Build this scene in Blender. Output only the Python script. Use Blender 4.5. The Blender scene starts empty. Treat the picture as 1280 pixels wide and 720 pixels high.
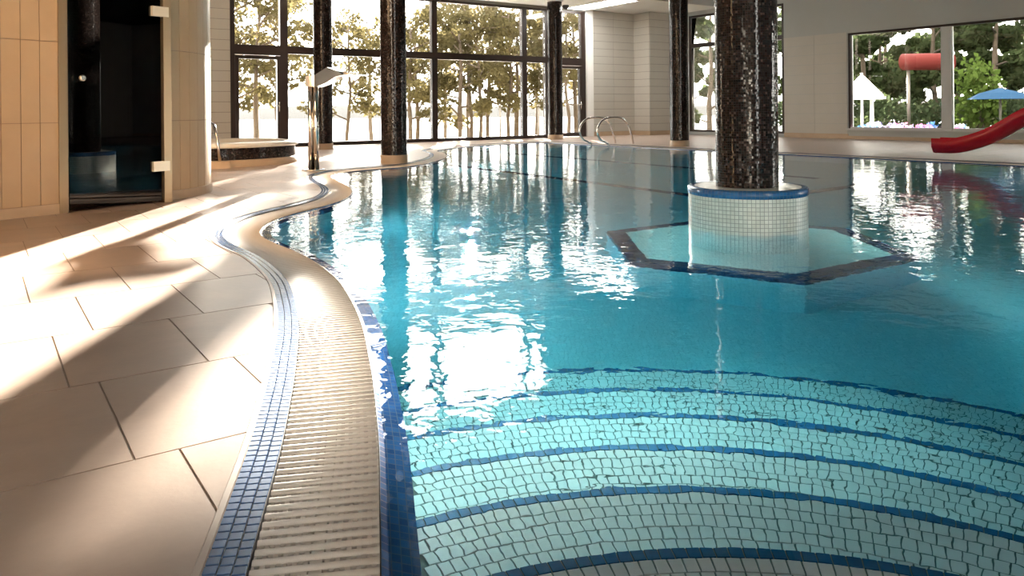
import bpy, bmesh, math, random
from mathutils import Vector, Matrix, noise

# ------------------------------------------------------------------ camera, light, exposure
U = 0.8                      # metres per layout unit (layout: camera 1 unit above the deck)
scene = bpy.context.scene
col = scene.collection
pi = math.pi

cam_d = bpy.data.cameras.new('camera')
cam = bpy.data.objects.new('camera', cam_d)
col.objects.link(cam)
cam_d.sensor_width = 36.0
cam_d.lens = 955.0 / 1280.0 * 36.0
cam_d.shift_y = -(360.0 - 138.0) / 1280.0
cam_d.clip_start = 0.05
cam_d.clip_end = 3000.0
cam.matrix_world = (Matrix.Translation((0, 0, 1.0 * U)) @ Matrix.Rotation(math.radians(90), 4, 'X')
                    @ Matrix.Rotation(math.radians(-0.5), 4, 'Z'))
scene.camera = cam

world = bpy.data.worlds.new('hazy_sky')
scene.world = world
world.use_nodes = True
_bg = world.node_tree.nodes['Background']
_bg.inputs[0].default_value = (1.0, 0.955, 0.90, 1)
_bg.inputs[1].default_value = 4.0

SUN_EL = math.radians(11.3)
SUN_AZ = math.atan2(-55.0, 955.0)
sun_d = bpy.data.lights.new('low_sun', 'SUN')
sun_d.energy = 36.0
sun_d.color = (1.0, 0.90, 0.78)
sun_d.angle = math.radians(0.8)
sun = bpy.data.objects.new('low_sun', sun_d)
col.objects.link(sun)
_sdir = Vector((math.sin(SUN_AZ) * math.cos(SUN_EL), math.cos(SUN_AZ) * math.cos(SUN_EL), math.sin(SUN_EL)))
sun.rotation_euler = _sdir.to_track_quat('Z', 'Y').to_euler()

scene.view_settings.view_transform = 'Standard'
scene.view_settings.look = 'None'
scene.view_settings.gamma = 1.0
scene.view_settings.use_curve_mapping = False
scene.view_settings.exposure = 1.70
scene.cycles.use_denoising = True
scene.cycles.max_bounces = 12
scene.cycles.diffuse_bounces = 5
scene.cycles.glossy_bounces = 5
scene.cycles.transmission_bounces = 8
scene.cycles.transparent_max_bounces = 24
scene.cycles.sample_clamp_indirect = 8.0
scene.cycles.blur_glossy = 0.6

# ------------------------------------------------------------------ helpers
random.seed(7)
TH = math.radians(35.0)                      # the room is turned 35 degrees from the view
CA, SA = math.cos(TH), math.sin(TH)


def W(a, n, z=0.0):
    """room coordinates (a along the window wall, n towards it) to layout x, y, z"""
    return (a * CA - n * SA, a * SA + n * CA, z)


class MB:
    """collects shapes into one mesh"""

    def __init__(self):
        self.v, self.f, self.uv, self.sm = [], [], [], []

    def face(self, idx, uvs=None, smooth=False):
        self.f.append(tuple(idx))
        self.uv.append(uvs)
        self.sm.append(smooth)

    def add(self, verts, faces, smooth=False, uvs=None):
        o = len(self.v)
        self.v.extend([tuple(p) for p in verts])
        for k, fc in enumerate(faces):
            self.face([i + o for i in fc], None if uvs is None else uvs[k], smooth)

    def hexa(self, p):
        """8 corners: bottom 4 ccw, top 4 ccw"""
        self.add(p, [(3, 2, 1, 0), (4, 5, 6, 7), (0, 1, 5, 4), (1, 2, 6, 5), (2, 3, 7, 6), (3, 0, 4, 7)])

    def box(self, x0, x1, y0, y1, z0, z1):
        self.hexa([(x0, y0, z0), (x1, y0, z0), (x1, y1, z0), (x0, y1, z0), (x0, y0, z1), (x1, y0, z1), (x1, y1, z1), (x0, y1, z1)])

    def rbox(self, x0, x1, y0, y1, z0, z1, b):
        """box with chamfered top rim"""
        self.box(x0, x1, y0, y1, z0, z1 - b)
        o = len(self.v)
        self.v += [(x0, y0, z1 - b), (x1, y0, z1 - b), (x1, y1, z1 - b), (x0, y1, z1 - b), (x0 + b, y0 + b, z1), (x1 - b, y0 + b, z1), (x1 - b, y1 - b, z1), (x0 + b, y1 - b, z1)]
        for q in ((4, 5, 6, 7), (0, 1, 5, 4), (1, 2, 6, 5), (2, 3, 7, 6), (3, 0, 4, 7)):
            self.face([i + o for i in q])

    def boxan(self, a0, a1, n0, n1, z0, z1):
        self.hexa([W(a0, n0, z0), W(a1, n0, z0), W(a1, n1, z0), W(a0, n1, z0), W(a0, n0, z1), W(a1, n0, z1), W(a1, n1, z1), W(a0, n1, z1)])

    def tube(self, pts, r, seg=12, cap=True):
        pts = [Vector(p) for p in pts]
        rs = r if isinstance(r, (list, tuple)) else [r] * len(pts)
        up = Vector((0, 0, 1))
        rings = []
        prev = None
        for i, p in enumerate(pts):
            t = (pts[min(i + 1, len(pts) - 1)] - pts[max(i - 1, 0)]).normalized()
            if prev is None:
                s = t.cross(up if abs(t.z) < 0.95 else Vector((1, 0, 0))).normalized()
            else:
                s = (prev - t * prev.dot(t)).normalized()
            prev = s
            b = t.cross(s)
            o = len(self.v)
            for k in range(seg):
                w = 2 * pi * k / seg
                self.v.append(tuple(p + (s * math.cos(w) + b * math.sin(w)) * rs[i]))
            rings.append(o)
        for i in range(len(pts) - 1):
            for k in range(seg):
                k2 = (k + 1) % seg
                self.face((rings[i] + k, rings[i + 1] + k, rings[i + 1] + k2, rings[i] + k2), None, True)
        if cap:
            self.face([rings[0] + k for k in range(seg)])
            self.face([rings[-1] + k for k in reversed(range(seg))])

    def lathe(self, prof, cx=0, cy=0, seg=48, smooth=True, a0=0, a1=2 * pi):
        """profile of (r, z) from bottom to top; uv = arc length, profile length (layout units)"""
        full = abs(a1 - a0 - 2 * pi) < 1e-6
        cols_ = seg if full else seg + 1
        o = len(self.v)
        for (r, z) in prof:
            for k in range(cols_):
                w = a0 + (a1 - a0) * k / seg
                self.v.append((cx + r * math.cos(w), cy + r * math.sin(w), z))
        ln = [0.0]
        for i in range(1, len(prof)):
            ln.append(ln[-1] + math.hypot(prof[i][0] - prof[i - 1][0], prof[i][1] - prof[i - 1][1]))
        rm = max(p[0] for p in prof)
        for i in range(len(prof) - 1):
            for k in range(seg):
                k2 = (k + 1) % cols_ if full else k + 1
                u0, u1 = rm * (a1 - a0) * k / seg, rm * (a1 - a0) * (k + 1) / seg
                self.face((o + i * cols_ + k, o + i * cols_ + k2, o + (i + 1) * cols_ + k2, o + (i + 1) * cols_ + k),
                          [(u0, ln[i]), (u1, ln[i]), (u1, ln[i + 1]), (u0, ln[i + 1])], smooth)

    def build(self, name, mat, parent=None, loc=None, rotz=0.0):
        me = self.mesh(name, mat)
        return link(name, me, parent, loc, rotz)

    def mesh(self, name, mat):
        me = bpy.data.meshes.new(name)
        me.from_pydata([(x * U, y * U, z * U) for x, y, z in self.v], [], self.f)
        if any(u is not None for u in self.uv):
            lay = me.uv_layers.new(name='UVMap')
            i = 0
            for fc, u in zip(self.f, self.uv):
                for k in range(len(fc)):
                    if u is not None:
                        lay.data[i].uv = (u[k][0] * U, u[k][1] * U)
                    i += 1
        me.polygons.foreach_set('use_smooth', self.sm)
        if mat is not None:
            me.materials.append(mat)
        me.update()
        return me


def link(name, me, parent=None, loc=None, rotz=0.0):
    o = bpy.data.objects.new(name, me)
    col.objects.link(o)
    if parent is not None:
        o.parent = parent
    if loc is not None:
        o.location = (loc[0] * U, loc[1] * U, loc[2] * U)
    o.rotation_euler = (0, 0, rotz)
    return o


def tag(o, label, cat, group=None, kind=None):
    o['label'] = label
    o['category'] = cat
    if group:
        o['group'] = group
    if kind:
        o['kind'] = kind
    return o


def thing(name, label, cat, loc=(0, 0, 0), rotz=0.0, group=None):
    o = link(name, None, None, loc, rotz)
    o.empty_display_size = 0.1
    return tag(o, label, cat, group)


def struct(o, label=None):
    o['kind'] = 'structure'
    if label:
        o['label'] = label
    return o


def sempty(name, label=None):
    o = link(name, None)
    o.empty_display_size = 0.1
    return struct(o, label)


def copy_tree(o, parent=None):
    c = o.copy()
    col.objects.link(c)
    c.parent = parent
    for ch in list(o.children):
        copy_tree(ch, c)
    return c


# ------------------------------------------------------------------ materials
class NT:
    def __init__(self, name):
        self.m = bpy.data.materials.new(name)
        self.m.use_nodes = True
        self.t = self.m.node_tree
        self.p = self.t.nodes['Principled BSDF']
        self.out = self.t.nodes['Material Output']

    def n(self, typ, **kw):
        nd = self.t.nodes.new(typ)
        for k, v in kw.items():
            setattr(nd, k, v)
        return nd

    def l(self, a, b):
        self.t.links.new(a, b)

    def math(self, op, a, b=None, c=None):
        nd = self.n('ShaderNodeMath', operation=op)
        for i, x in enumerate((a, b, c)):
            if x is None:
                continue
            if hasattr(x, 'links'):
                self.l(x, nd.inputs[i])
            else:
                nd.inputs[i].default_value = x
        return nd.outputs[0]

    def mix(self, fac, a, b):
        nd = self.n('ShaderNodeMix', data_type='RGBA')
        for s, x in ((nd.inputs[0], fac), (nd.inputs[6], a), (nd.inputs[7], b)):
            if hasattr(x, 'links'):
                self.l(x, s)
            elif isinstance(x, (int, float)):
                s.default_value = x
            else:
                s.default_value = (*x, 1)
        return nd.outputs[2]

    def noise(self, scale, detail=3.0, rough=0.5, vec=None, dist=0.0):
        nd = self.n('ShaderNodeTexNoise')
        nd.inputs['Scale'].default_value = scale
        nd.inputs['Detail'].default_value = detail
        nd.inputs['Roughness'].default_value = rough
        nd.inputs['Distortion'].default_value = dist
        if vec is not None:
            self.l(vec, nd.inputs['Vector'])
        return nd

    def ramp(self, fac, stops):
        nd = self.n('ShaderNodeValToRGB')
        el = nd.color_ramp.elements
        while len(el) < len(stops):
            el.new(0.5)
        for e, (p, c) in zip(el, stops):
            e.position = p
            e.color = (*c, 1) if len(c) == 3 else c
        self.l(fac, nd.inputs[0])
        return nd.outputs[0]

    def bump(self, h, strength, dist):
        nd = self.n('ShaderNodeBump')
        nd.inputs['Strength'].default_value = strength
        nd.inputs['Distance'].default_value = dist
        self.l(h, nd.inputs['Height'])
        return nd.outputs[0]

    def set(self, **kw):
        for k, v in kw.items():
            s = self.p.inputs[{'color': 'Base Color', 'rough': 'Roughness', 'metal': 'Metallic', 'spec': 'Specular IOR Level',
                               'normal': 'Normal', 'coat': 'Coat Weight', 'emit': 'Emission Color', 'estr': 'Emission Strength',
                               'trans': 'Transmission Weight', 'ior': 'IOR'}[k]]
            if hasattr(v, 'links'):
                self.l(v, s)
            elif isinstance(v, (tuple, list)):
                s.default_value = (*v, 1)
            else:
                s.default_value = v
        return self


def plain(name, c, rough=0.5, metal=0.0, var=0.0, scale=8.0, spec=0.5, bump=0.0, bscale=60.0):
    m = NT(name)
    m.set(color=c, rough=rough, metal=metal, spec=spec)
    if var:
        tc = m.n('ShaderNodeTexCoord')
        nz = m.noise(scale, 4, 0.55, tc.outputs['Object'])
        m.set(color=m.mix(nz.outputs[0], [x * (1 - var) for x in c], [min(1, x * (1 + var)) for x in c]))
    if bump:
        tc = m.n('ShaderNodeTexCoord')
        nz = m.noise(bscale, 3, 0.5, tc.outputs['Object'])
        m.set(normal=m.bump(nz.outputs[0], bump, 0.01))
    return m.m


def mosaic(name, size, stops, grout, rough=0.15, tilt=0.0, joint=0.05, spec=0.5, metal=0.0, grough=0.7):
    """small square glass/ceramic tiles from uv in metres, each with its own colour and tilt"""
    m = NT(name)
    uv = m.n('ShaderNodeUVMap')
    sc = m.n('ShaderNodeVectorMath', operation='SCALE')
    m.l(uv.outputs[0], sc.inputs[0])
    sc.inputs['Scale'].default_value = 1.0 / size
    fl = m.n('ShaderNodeVectorMath', operation='FLOOR')
    m.l(sc.outputs[0], fl.inputs[0])
    fr = m.n('ShaderNodeVectorMath', operation='FRACTION')
    m.l(sc.outputs[0], fr.inputs[0])
    sp = m.n('ShaderNodeSeparateXYZ')
    m.l(fr.outputs[0], sp.inputs[0])
    du = m.math('ABSOLUTE', m.math('SUBTRACT', sp.outputs[0], 0.5))
    dv = m.math('ABSOLUTE', m.math('SUBTRACT', sp.outputs[1], 0.5))
    g = m.math('GREATER_THAN', m.math('MAXIMUM', du, dv), 0.5 - joint)
    wn = m.n('ShaderNodeTexWhiteNoise', noise_dimensions='3D')
    m.l(fl.outputs[0], wn.inputs['Vector'])
    c = m.ramp(wn.outputs['Value'], stops)
    m.set(color=m.mix(g, c, grout), spec=spec, metal=metal)
    m.set(rough=m.math('MULTIPLY_ADD', g, grough - rough, rough))
    if tilt:
        ge = m.n('ShaderNodeNewGeometry')
        sb = m.n('ShaderNodeVectorMath', operation='SUBTRACT')
        m.l(wn.outputs['Color'], sb.inputs[0])
        sb.inputs[1].default_value = (0.5, 0.5, 0.5)
        ml = m.n('ShaderNodeVectorMath', operation='SCALE')
        m.l(sb.outputs[0], ml.inputs[0])
        ml.inputs['Scale'].default_value = tilt
        ad = m.n('ShaderNodeVectorMath', operation='ADD')
        m.l(ge.outputs['Normal'], ad.inputs[0])
        m.l(ml.outputs[0], ad.inputs[1])
        nm = m.n('ShaderNodeVectorMath', operation='NORMALIZE')
        m.l(ad.outputs[0], nm.inputs[0])
        m.set(normal=nm.outputs[0])
    return m.m


def stone(name, base, rough):
    m = NT(name)
    ge = m.n('ShaderNodeNewGeometry')
    oi = m.n('ShaderNodeObjectInfo')
    n1 = m.noise(2.2, 5, 0.6, ge.outputs['Position'], 0.4)
    n2 = m.noise(40.0, 4, 0.6, ge.outputs['Position'])
    c = m.mix(m.ramp(n1.outputs[0], [(0.3, (0, 0, 0)), (0.7, (1, 1, 1))]), [x * 0.78 for x in base], [x * 1.16 for x in base])
    c = m.mix(m.math('MULTIPLY', n2.outputs[0], 0.25), c, [x * 0.7 for x in base])
    rv = m.math('MULTIPLY_ADD', oi.outputs['Random'], 0.16, -0.02)
    c = m.mix(rv, c, [x * 0.62 for x in base])
    m.set(color=c, rough=m.math('MULTIPLY_ADD', n1.outputs[0], 0.22, rough), normal=m.bump(n2.outputs[0], 0.12, 0.004), spec=0.45)
    return m.m


M = {}
M['deck'] = stone('deck_stone', (0.47, 0.355, 0.29), 0.26)
M['grout'] = plain('grout', (0.33, 0.27, 0.23), 0.8, var=0.2)
M['wall_tile'] = plain('wall_tile', (0.53, 0.505, 0.45), 0.28, var=0.04, scale=3)
M['wall_grout'] = plain('wall_grout', (0.24, 0.22, 0.19), 0.8)
M['spa_tile'] = plain('spa_tile', (0.50, 0.345, 0.205), 0.33, var=0.08, scale=5, bump=0.03, bscale=30)
M['spa_grout'] = plain('spa_grout', (0.30, 0.20, 0.13), 0.8)
M['plaster'] = plain('plaster', (0.44, 0.455, 0.44), 0.75, var=0.03, scale=1.5)
M['hall_ceiling'] = plain('acoustic_ceiling', (0.20, 0.215, 0.22), 0.9, var=0.05, scale=2)
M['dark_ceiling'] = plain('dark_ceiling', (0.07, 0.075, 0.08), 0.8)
M['ceiling'] = plain('ceiling_paint', (0.72, 0.70, 0.66), 0.8)
M['base'] = plain('baseboard_stone', (0.50, 0.36, 0.24), 0.4, var=0.12, scale=6)
M['frame'] = plain('window_frame', (0.032, 0.020, 0.016), 0.35)
M['grey_frame'] = plain('grey_frame', (0.55, 0.55, 0.53), 0.4)
M['chrome'] = plain('chrome', (0.78, 0.74, 0.70), 0.08, 1.0)
M['brass'] = plain('door_bronze', (0.42, 0.30, 0.18), 0.3, 0.7)
M['steel'] = plain('satin_steel', (0.75, 0.72, 0.66), 0.25, 1.0)
M['grate'] = plain('grate_plastic', (0.74, 0.67, 0.61), 0.6, var=0.06, scale=20, spec=0.25)
M['channel'] = plain('gutter_channel', (0.05, 0.045, 0.04), 0.6)
M['trim'] = plain('edge_profile', (0.40, 0.31, 0.25), 0.45, var=0.1)
M['blue_tile'] = plain('blue_tile', (0.085, 0.16, 0.33), 0.2, var=0.35, scale=25)
M['step_tile'] = plain('step_tile', (0.64, 0.62, 0.625), 0.25, var=0.05, scale=30)
M['hinge'] = plain('hinge_metal', (0.80, 0.70, 0.55), 0.35, 0.4)
M['white_paint'] = plain('white_paint', (0.85, 0.85, 0.82), 0.6)
M['light_plaster'] = plain('light_plaster', (0.72, 0.70, 0.66), 0.8, var=0.03)
M['dull_red'] = plain('dull_red', (0.085, 0.012, 0.010), 0.7, spec=0.1)
M['step_grout'] = plain('step_grout', (0.10, 0.15, 0.15), 0.8)
M['nosing'] = plain('nosing_tile', (0.010, 0.105, 0.25), 0.2, var=0.15, scale=20)
M['strip_grout'] = plain('strip_grout', (0.50, 0.50, 0.48), 0.8)
M['red'] = plain('slide_red', (0.46, 0.010, 0.020), 0.25, var=0.08, scale=4)
M['black'] = plain('black_plastic', (0.02, 0.02, 0.02), 0.4)
M['col_mosaic'] = mosaic('column_mosaic', 0.0165, [(0.0, (0.009, 0.005, 0.004)), (0.55, (0.016, 0.008, 0.006)), (0.86, (0.03, 0.017, 0.014)), (0.97, (0.09, 0.06, 0.05))],
                         (0.010, 0.007, 0.006), 0.07, 0.075, 0.07, spec=0.36)
M['drum_mosaic'] = mosaic('drum_mosaic', 0.0265, [(0.0, (0.66, 0.68, 0.62)), (1.0, (0.78, 0.79, 0.73))], (0.30, 0.32, 0.29), 0.2, 0.02, 0.07)
M['band_mosaic'] = mosaic('band_mosaic', 0.0265, [(0.0, (0.02, 0.10, 0.26)), (1.0, (0.035, 0.15, 0.35))], (0.05, 0.12, 0.22), 0.2, 0.02, 0.05)
M['pool_mosaic'] = mosaic('pool_mosaic', 0.0265, [(0.0, (0.62, 0.72, 0.72)), (1.0, (0.72, 0.80, 0.79))], (0.50, 0.60, 0.60), 0.3, 0.0, 0.05)
M['blue_mosaic'] = mosaic('blue_mosaic', 0.0265, [(0.0, (0.008, 0.05, 0.17)), (1.0, (0.018, 0.09, 0.27))], (0.02, 0.06, 0.14), 0.2, 0.02, 0.05)
M['navy_mosaic'] = mosaic('navy_mosaic', 0.0265, [(0.0, (0.008, 0.018, 0.07)), (1.0, (0.02, 0.04, 0.13))], (0.02, 0.03, 0.07), 0.25, 0.02, 0.05)
M['bark'] = plain('bark', (0.07, 0.05, 0.035), 0.9, var=0.3, scale=6, bump=0.4, bscale=20)
M['lawn'] = plain('lawn', (0.06, 0.085, 0.04), 0.9, var=0.4, scale=3)
M['bank'] = plain('lake_bank', (0.30, 0.26, 0.16), 0.9, var=0.4, scale=1.5)
M['hill'] = plain('far_hill', (0.060, 0.058, 0.055), 0.95, var=0.2, scale=0.05)
M['canvas'] = plain('white_canvas', (0.82, 0.82, 0.80), 0.8)
M['blue_canvas'] = plain('blue_canvas', (0.008, 0.034, 0.075), 0.8, spec=0.1)
M['spa_dark'] = plain('spa_interior', (0.06, 0.045, 0.04), 0.6)
M['pole'] = plain('grey_pole', (0.18, 0.16, 0.14), 0.5, 0.6)
M['teal_paint'] = plain('teal_paint', (0.06, 0.40, 0.40), 0.4)


def leaf_mat(name, c, c2):
    m = NT(name)
    oi = m.n('ShaderNodeNewGeometry')
    nz = m.noise(1.3, 2, 0.5, oi.outputs['Position'])
    cc = m.mix(nz.outputs[0], c, c2)
    d = m.n('ShaderNodeBsdfDiffuse')
    t = m.n('ShaderNodeBsdfTranslucent')
    mx = m.n('ShaderNodeMixShader')
    mx.inputs[0].default_value = 0.45
    m.l(cc, d.inputs[0])
    m.l(cc, t.inputs[0])
    m.l(d.outputs[0], mx.inputs[1])
    m.l(t.outputs[0], mx.inputs[2])
    m.l(mx.outputs[0], m.out.inputs[0])
    return m.m


M['leaf'] = leaf_mat('tree_leaf', (0.050, 0.046, 0.020), (0.105, 0.085, 0.042))
M['leaf_green'] = leaf_mat('garden_leaf', (0.022, 0.036, 0.014), (0.055, 0.068, 0.030))
M['leaf_lime'] = leaf_mat('lime_leaf', (0.05, 0.085, 0.016), (0.085, 0.12, 0.03))
M['leaf_dark'] = leaf_mat('hedge_leaf', (0.022, 0.036, 0.018), (0.055, 0.07, 0.035))


def pane_mat(name, tint, refl=1.0, rough=0.0):
    m = NT(name)
    tr = m.n('ShaderNodeBsdfTransparent')
    tr.inputs[0].default_value = (*tint, 1)
    gl = m.n('ShaderNodeBsdfGlossy')
    gl.inputs['Roughness'].default_value = rough
    gl.inputs[0].default_value = (refl, refl, refl, 1)
    fr = m.n('ShaderNodeFresnel')
    fr.inputs[0].default_value = 1.5
    mx = m.n('ShaderNodeMixShader')
    m.l(fr.outputs[0], mx.inputs[0])
    m.l(tr.outputs[0], mx.inputs[1])
    m.l(gl.outputs[0], mx.inputs[2])
    m.l(mx.outputs[0], m.out.inputs[0])
    return m.m


M['pane'] = pane_mat('window_glass', (0.96, 0.97, 0.96))
M['smoke'] = pane_mat('smoked_glass', (0.10, 0.085, 0.08))


def water_mat():
    m = NT('pool_water')
    ge = m.n('ShaderNodeNewGeometry')
    n1 = m.noise(1.7, 1.5, 0.5, ge.outputs['Position'], 0.3)
    n2 = m.noise(8.0, 2.0, 0.5, ge.outputs['Position'], 0.4)
    n3 = m.noise(24.0, 1.0, 0.5, ge.outputs['Position'], 0.3)
    h = m.math('MULTIPLY_ADD', n2.outputs[0], 0.26, m.math('MULTIPLY', n1.outputs[0], 0.55))
    h = m.math('MULTIPLY_ADD', n3.outputs[0], 0.055, h)
    g = m.n('ShaderNodeBsdfGlass')
    g.inputs['IOR'].default_value = 1.333
    g.inputs['Roughness'].default_value = 0.0
    m.l(m.bump(h, 0.5, 0.018), g.inputs['Normal'])
    va = m.n('ShaderNodeVolumeAbsorption')
    va.inputs['Color'].default_value = (0.22, 0.785, 0.875, 1)
    va.inputs['Density'].default_value = 1.0
    m.l(g.outputs[0], m.out.inputs['Surface'])
    m.l(va.outputs[0], m.out.inputs['Volume'])
    return m.m


M['water'] = water_mat()


def lake_mat():
    m = NT('lake_water')
    ge = m.n('ShaderNodeNewGeometry')
    nz = m.noise(0.8, 3, 0.6, ge.outputs['Position'])
    m.set(color=(0.25, 0.28, 0.30), rough=0.12, spec=0.6, normal=m.bump(nz.outputs[0], 0.25, 0.15))
    return m.m


M['lake'] = lake_mat()


def lamp_mat(name, c, s):
    m = NT(name)
    m.set(color=(0.9, 0.9, 0.9), emit=c, estr=s)
    return m.m


M['ceil_lamp'] = lamp_mat('ceiling_lamp_glow', (1.0, 0.97, 0.92), 6.0)

# ------------------------------------------------------------------ room constants
NA = 21.9       # window wall
AB = 22.7       # right wall
CEIL = 4.75     # underside of the gallery slab by the windows
HIGH = 9.6      # hall ceiling
A_MIN, N_MIN = -9.0, -11.0
WZ = -0.03      # water level
FLOOR_Z = -1.55

# ------------------------------------------------------------------ pool outline (water edge, layout units)
PE = [(-0.16, 0.9), (-0.205, 1.15), (-0.29, 1.645), (-0.352, 1.99), (-0.425, 2.385), (-0.535, 2.89), (-0.605, 3.18), (-0.72, 3.63), (-0.885, 4.15), (-1.13, 4.78),
      (-1.52, 5.48), (-1.89, 5.99), (-2.12, 6.40), (-2.235, 6.86), (-2.25, 7.36), (-2.17, 7.82), (-2.04, 8.32), (-1.965, 8.95), (-2.03, 9.65), (-2.22, 10.35),
      (-2.60, 11.3), (-2.86, 12.1), (-2.80, 12.95), (-2.42, 13.5), (-1.97, 14.05), (-1.65, 15.0), (-1.47, 16.6), (-1.60, 18.2), (-1.93, 19.5), (-1.70, 20.75),
      (-0.95, 22.2), (0.2, 23.45)]
NAE = 19.2      # pool edge along the window wall
ABE = 14.6      # pool edge along the right wall


def catmull(p, sub):
    out = []
    for i in range(len(p) - 1):
        p0, p1, p2, p3 = (Vector(p[max(i - 1, 0)]), Vector(p[i]), Vector(p[i + 1]), Vector(p[min(i + 2, len(p) - 1)]))
        for k in range(sub):
            t = k / sub
            out.append(0.5 * ((2 * p1) + (p2 - p0) * t + (2 * p0 - 5 * p1 + 4 * p2 - p3) * t * t + (3 * p1 - p0 - 3 * p2 + p3) * t ** 3))
    out.append(Vector(p[-1]))
    return out


loop = catmull(PE, 7)
# far edge along the window wall, rounded corner, right edge, near edge
_a0 = Vector(PE[-1]).x * CA + Vector(PE[-1]).y * SA
for a_ in [_a0 + 0.8 * k for k in range(1, 60)]:
    if a_ < ABE - 0.7:
        loop.append(Vector(W(a_, NAE)[:2]))
for k in range(7):
    w = pi / 2 - k * pi / 12
    loop.append(Vector(W(ABE - 0.6 + 0.6 * math.cos(w), NAE - 0.6 + 0.6 * math.sin(w))[:2]))
_n = NAE - 1.2
n_end = (0.9 - ABE * SA) / CA
while _n > n_end + 0.4:
    loop.append(Vector(W(ABE, _n)[:2]))
    _n -= 0.8
loop.append(Vector(W(ABE, n_end)[:2]))
_x = loop[-1].x - 0.8
while _x > 0.3:
    loop.append(Vector((_x, 0.9)))
    _x -= 0.8


def resample(pts, step):
    """closed loop at even spacing"""
    P = pts + [pts[0]]
    L = [0.0]
    for i in range(1, len(P)):
        L.append(L[-1] + (P[i] - P[i - 1]).length)
    n = int(L[-1] / step)
    out, j = [], 0
    for k in range(n):
        s = L[-1] * k / n
        while L[j + 1] < s:
            j += 1
        t = (s - L[j]) / (L[j + 1] - L[j])
        out.append(P[j].lerp(P[j + 1], t))
    return out


def offset(pts, d):
    """closed clockwise loop (seen from above) moved outwards by d"""
    out = []
    n = len(pts)
    for i, p in enumerate(pts):
        t1 = (p - pts[i - 1]).normalized()
        t2 = (pts[(i + 1) % n] - p).normalized()
        n1, n2 = Vector((-t1.y, t1.x)), Vector((-t2.y, t2.x))
        m = (n1 + n2).normalized()
        out.append(p + m * (d / max(0.6, m.dot(n1))))
    return out


GW, SW = 0.29, 0.097       # grate width, tile strip width
edge = resample(loop, 0.12)
L2, L1, L0 = edge, offset(edge, GW), offset(edge, GW + SW)
EIN = offset(edge, -0.09)


def fill(loops, z):
    bm = bmesh.new()
    for lp in loops:
        vs = [bm.verts.new((p[0], p[1], z)) for p in lp]
        for i in range(len(vs)):
            bm.edges.new((vs[i], vs[(i + 1) % len(vs)]))
    bmesh.ops.triangle_fill(bm, use_beauty=True, use_dissolve=False, edges=bm.edges[:])
    for f in bm.faces:
        if f.normal.z < 0:
            f.normal_flip()
    bm.verts.index_update()
    return bm


def bm_to_mb(bm, uvxy=False):
    mb = MB()
    bm.verts.index_update()
    mb.v = [tuple(v.co) for v in bm.verts]
    for f in bm.faces:
        mb.face([v.index for v in f.verts], [(v.co.x, v.co.y) for v in f.verts] if uvxy else None)
    return mb


def band(lpA, zA, lpB, zB, n0=0, n1=None, closed=True):
    """quad strip between two loops, uv by arc length"""
    mb = MB()
    n = len(lpA)
    mb.v = [(p[0], p[1], zA) for p in lpA] + [(p[0], p[1], zB) for p in lpB]
    s, w = 0.0, math.hypot((lpA[0] - lpB[0]).length, zA - zB)
    for i in range(n if closed else n - 1):
        j = (i + 1) % n
        ds = (lpA[j] - lpA[i]).length
        mb.face((i, j, n + j, n + i), [(s, 0), (s + ds, 0), (s + ds, w), (s, w)])
        s += ds
    return mb


# ------------------------------------------------------------------ floor (deck) with stone tiles
room = [Vector(W(A_MIN, N_MIN)[:2]), Vector(W(AB, N_MIN)[:2]), Vector(W(AB, NA)[:2]), Vector(W(A_MIN, NA)[:2])]
bm_deck = fill([room, offset(edge, GW + SW + 0.018)], 0.0)
mb = bm_to_mb(bm_deck)
mb.v = [(x, y, -0.0035) for x, y, z in mb.v]
floor = struct(mb.build('floor', M['grout']), 'beige stone tile deck around the indoor pool')

ROW, LEN, JT = 0.787, 0.487, 0.0036
row_off = {0: 0.366, 1: 0.27, -1: 0.0}


def clip_bm(src, planes):
    b = src.copy()
    for co, no in planes:
        bmesh.ops.bisect_plane(b, geom=b.verts[:] + b.edges[:] + b.faces[:], plane_co=co, plane_no=no, clear_outer=True, dist=1e-6)
        if not b.faces:
            b.free()
            return None
    return b


rest = MB()
cand = []
va3, vn3 = Vector(W(1, 0)), Vector(W(0, 1))
for r in range(int((N_MIN + 3 - 2.44) / ROW) - 1, int((NA - 2.44) / ROW) + 1):
    n0, n1 = 2.44 + r * ROW + JT, 2.44 + (r + 1) * ROW - JT
    strip = clip_bm(bm_deck, [(vn3 * n0, -vn3), (vn3 * n1, vn3)])
    if strip is None:
        continue
    off = row_off.get(r, (0.366 + 0.163 * r * 1.7) % LEN)
    for c in range(int(-6 / LEN), int(AB / LEN) + 1):
        a0, a1 = off + c * LEN + JT, off + (c + 1) * LEN - JT
        b = clip_bm(strip, [(va3 * a0, -va3), (va3 * a1, va3)])
        if b is None:
            continue
        bmesh.ops.dissolve_limit(b, angle_limit=0.02, verts=b.verts[:], edges=b.edges[:])
        b.verts.index_update()
        t = MB()
        nv = len(b.verts)
        t.v = [(v.co.x, v.co.y, 0.0) for v in b.verts] + [(v.co.x, v.co.y, -0.010) for v in b.verts]
        area = 0
        for f in b.faces:
            idx = [v.index for v in f.verts]
            if f.normal.z < 0:
                idx.reverse()
            t.face(idx)
            area += f.calc_area()
        for e in b.edges:
            if e.is_boundary:
                i, j = e.verts[0].index, e.verts[1].index
                t.face((i, j, nv + j, nv + i))
        b.free()
        if area < 0.0015:
            continue
        cx = sum(p[0] for p in t.v) / len(t.v)
        cy = sum(p[1] for p in t.v) / len(t.v)
        px = 640 + 955 * cx / cy if cy > 0.5 else 9999
        seen = cy > 1.2 and -160 < px < 640 and cy < 14
        cand.append((cy if seen else 999 + cy, t))
    strip.free()
cand.sort(key=lambda q: q[0])
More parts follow.
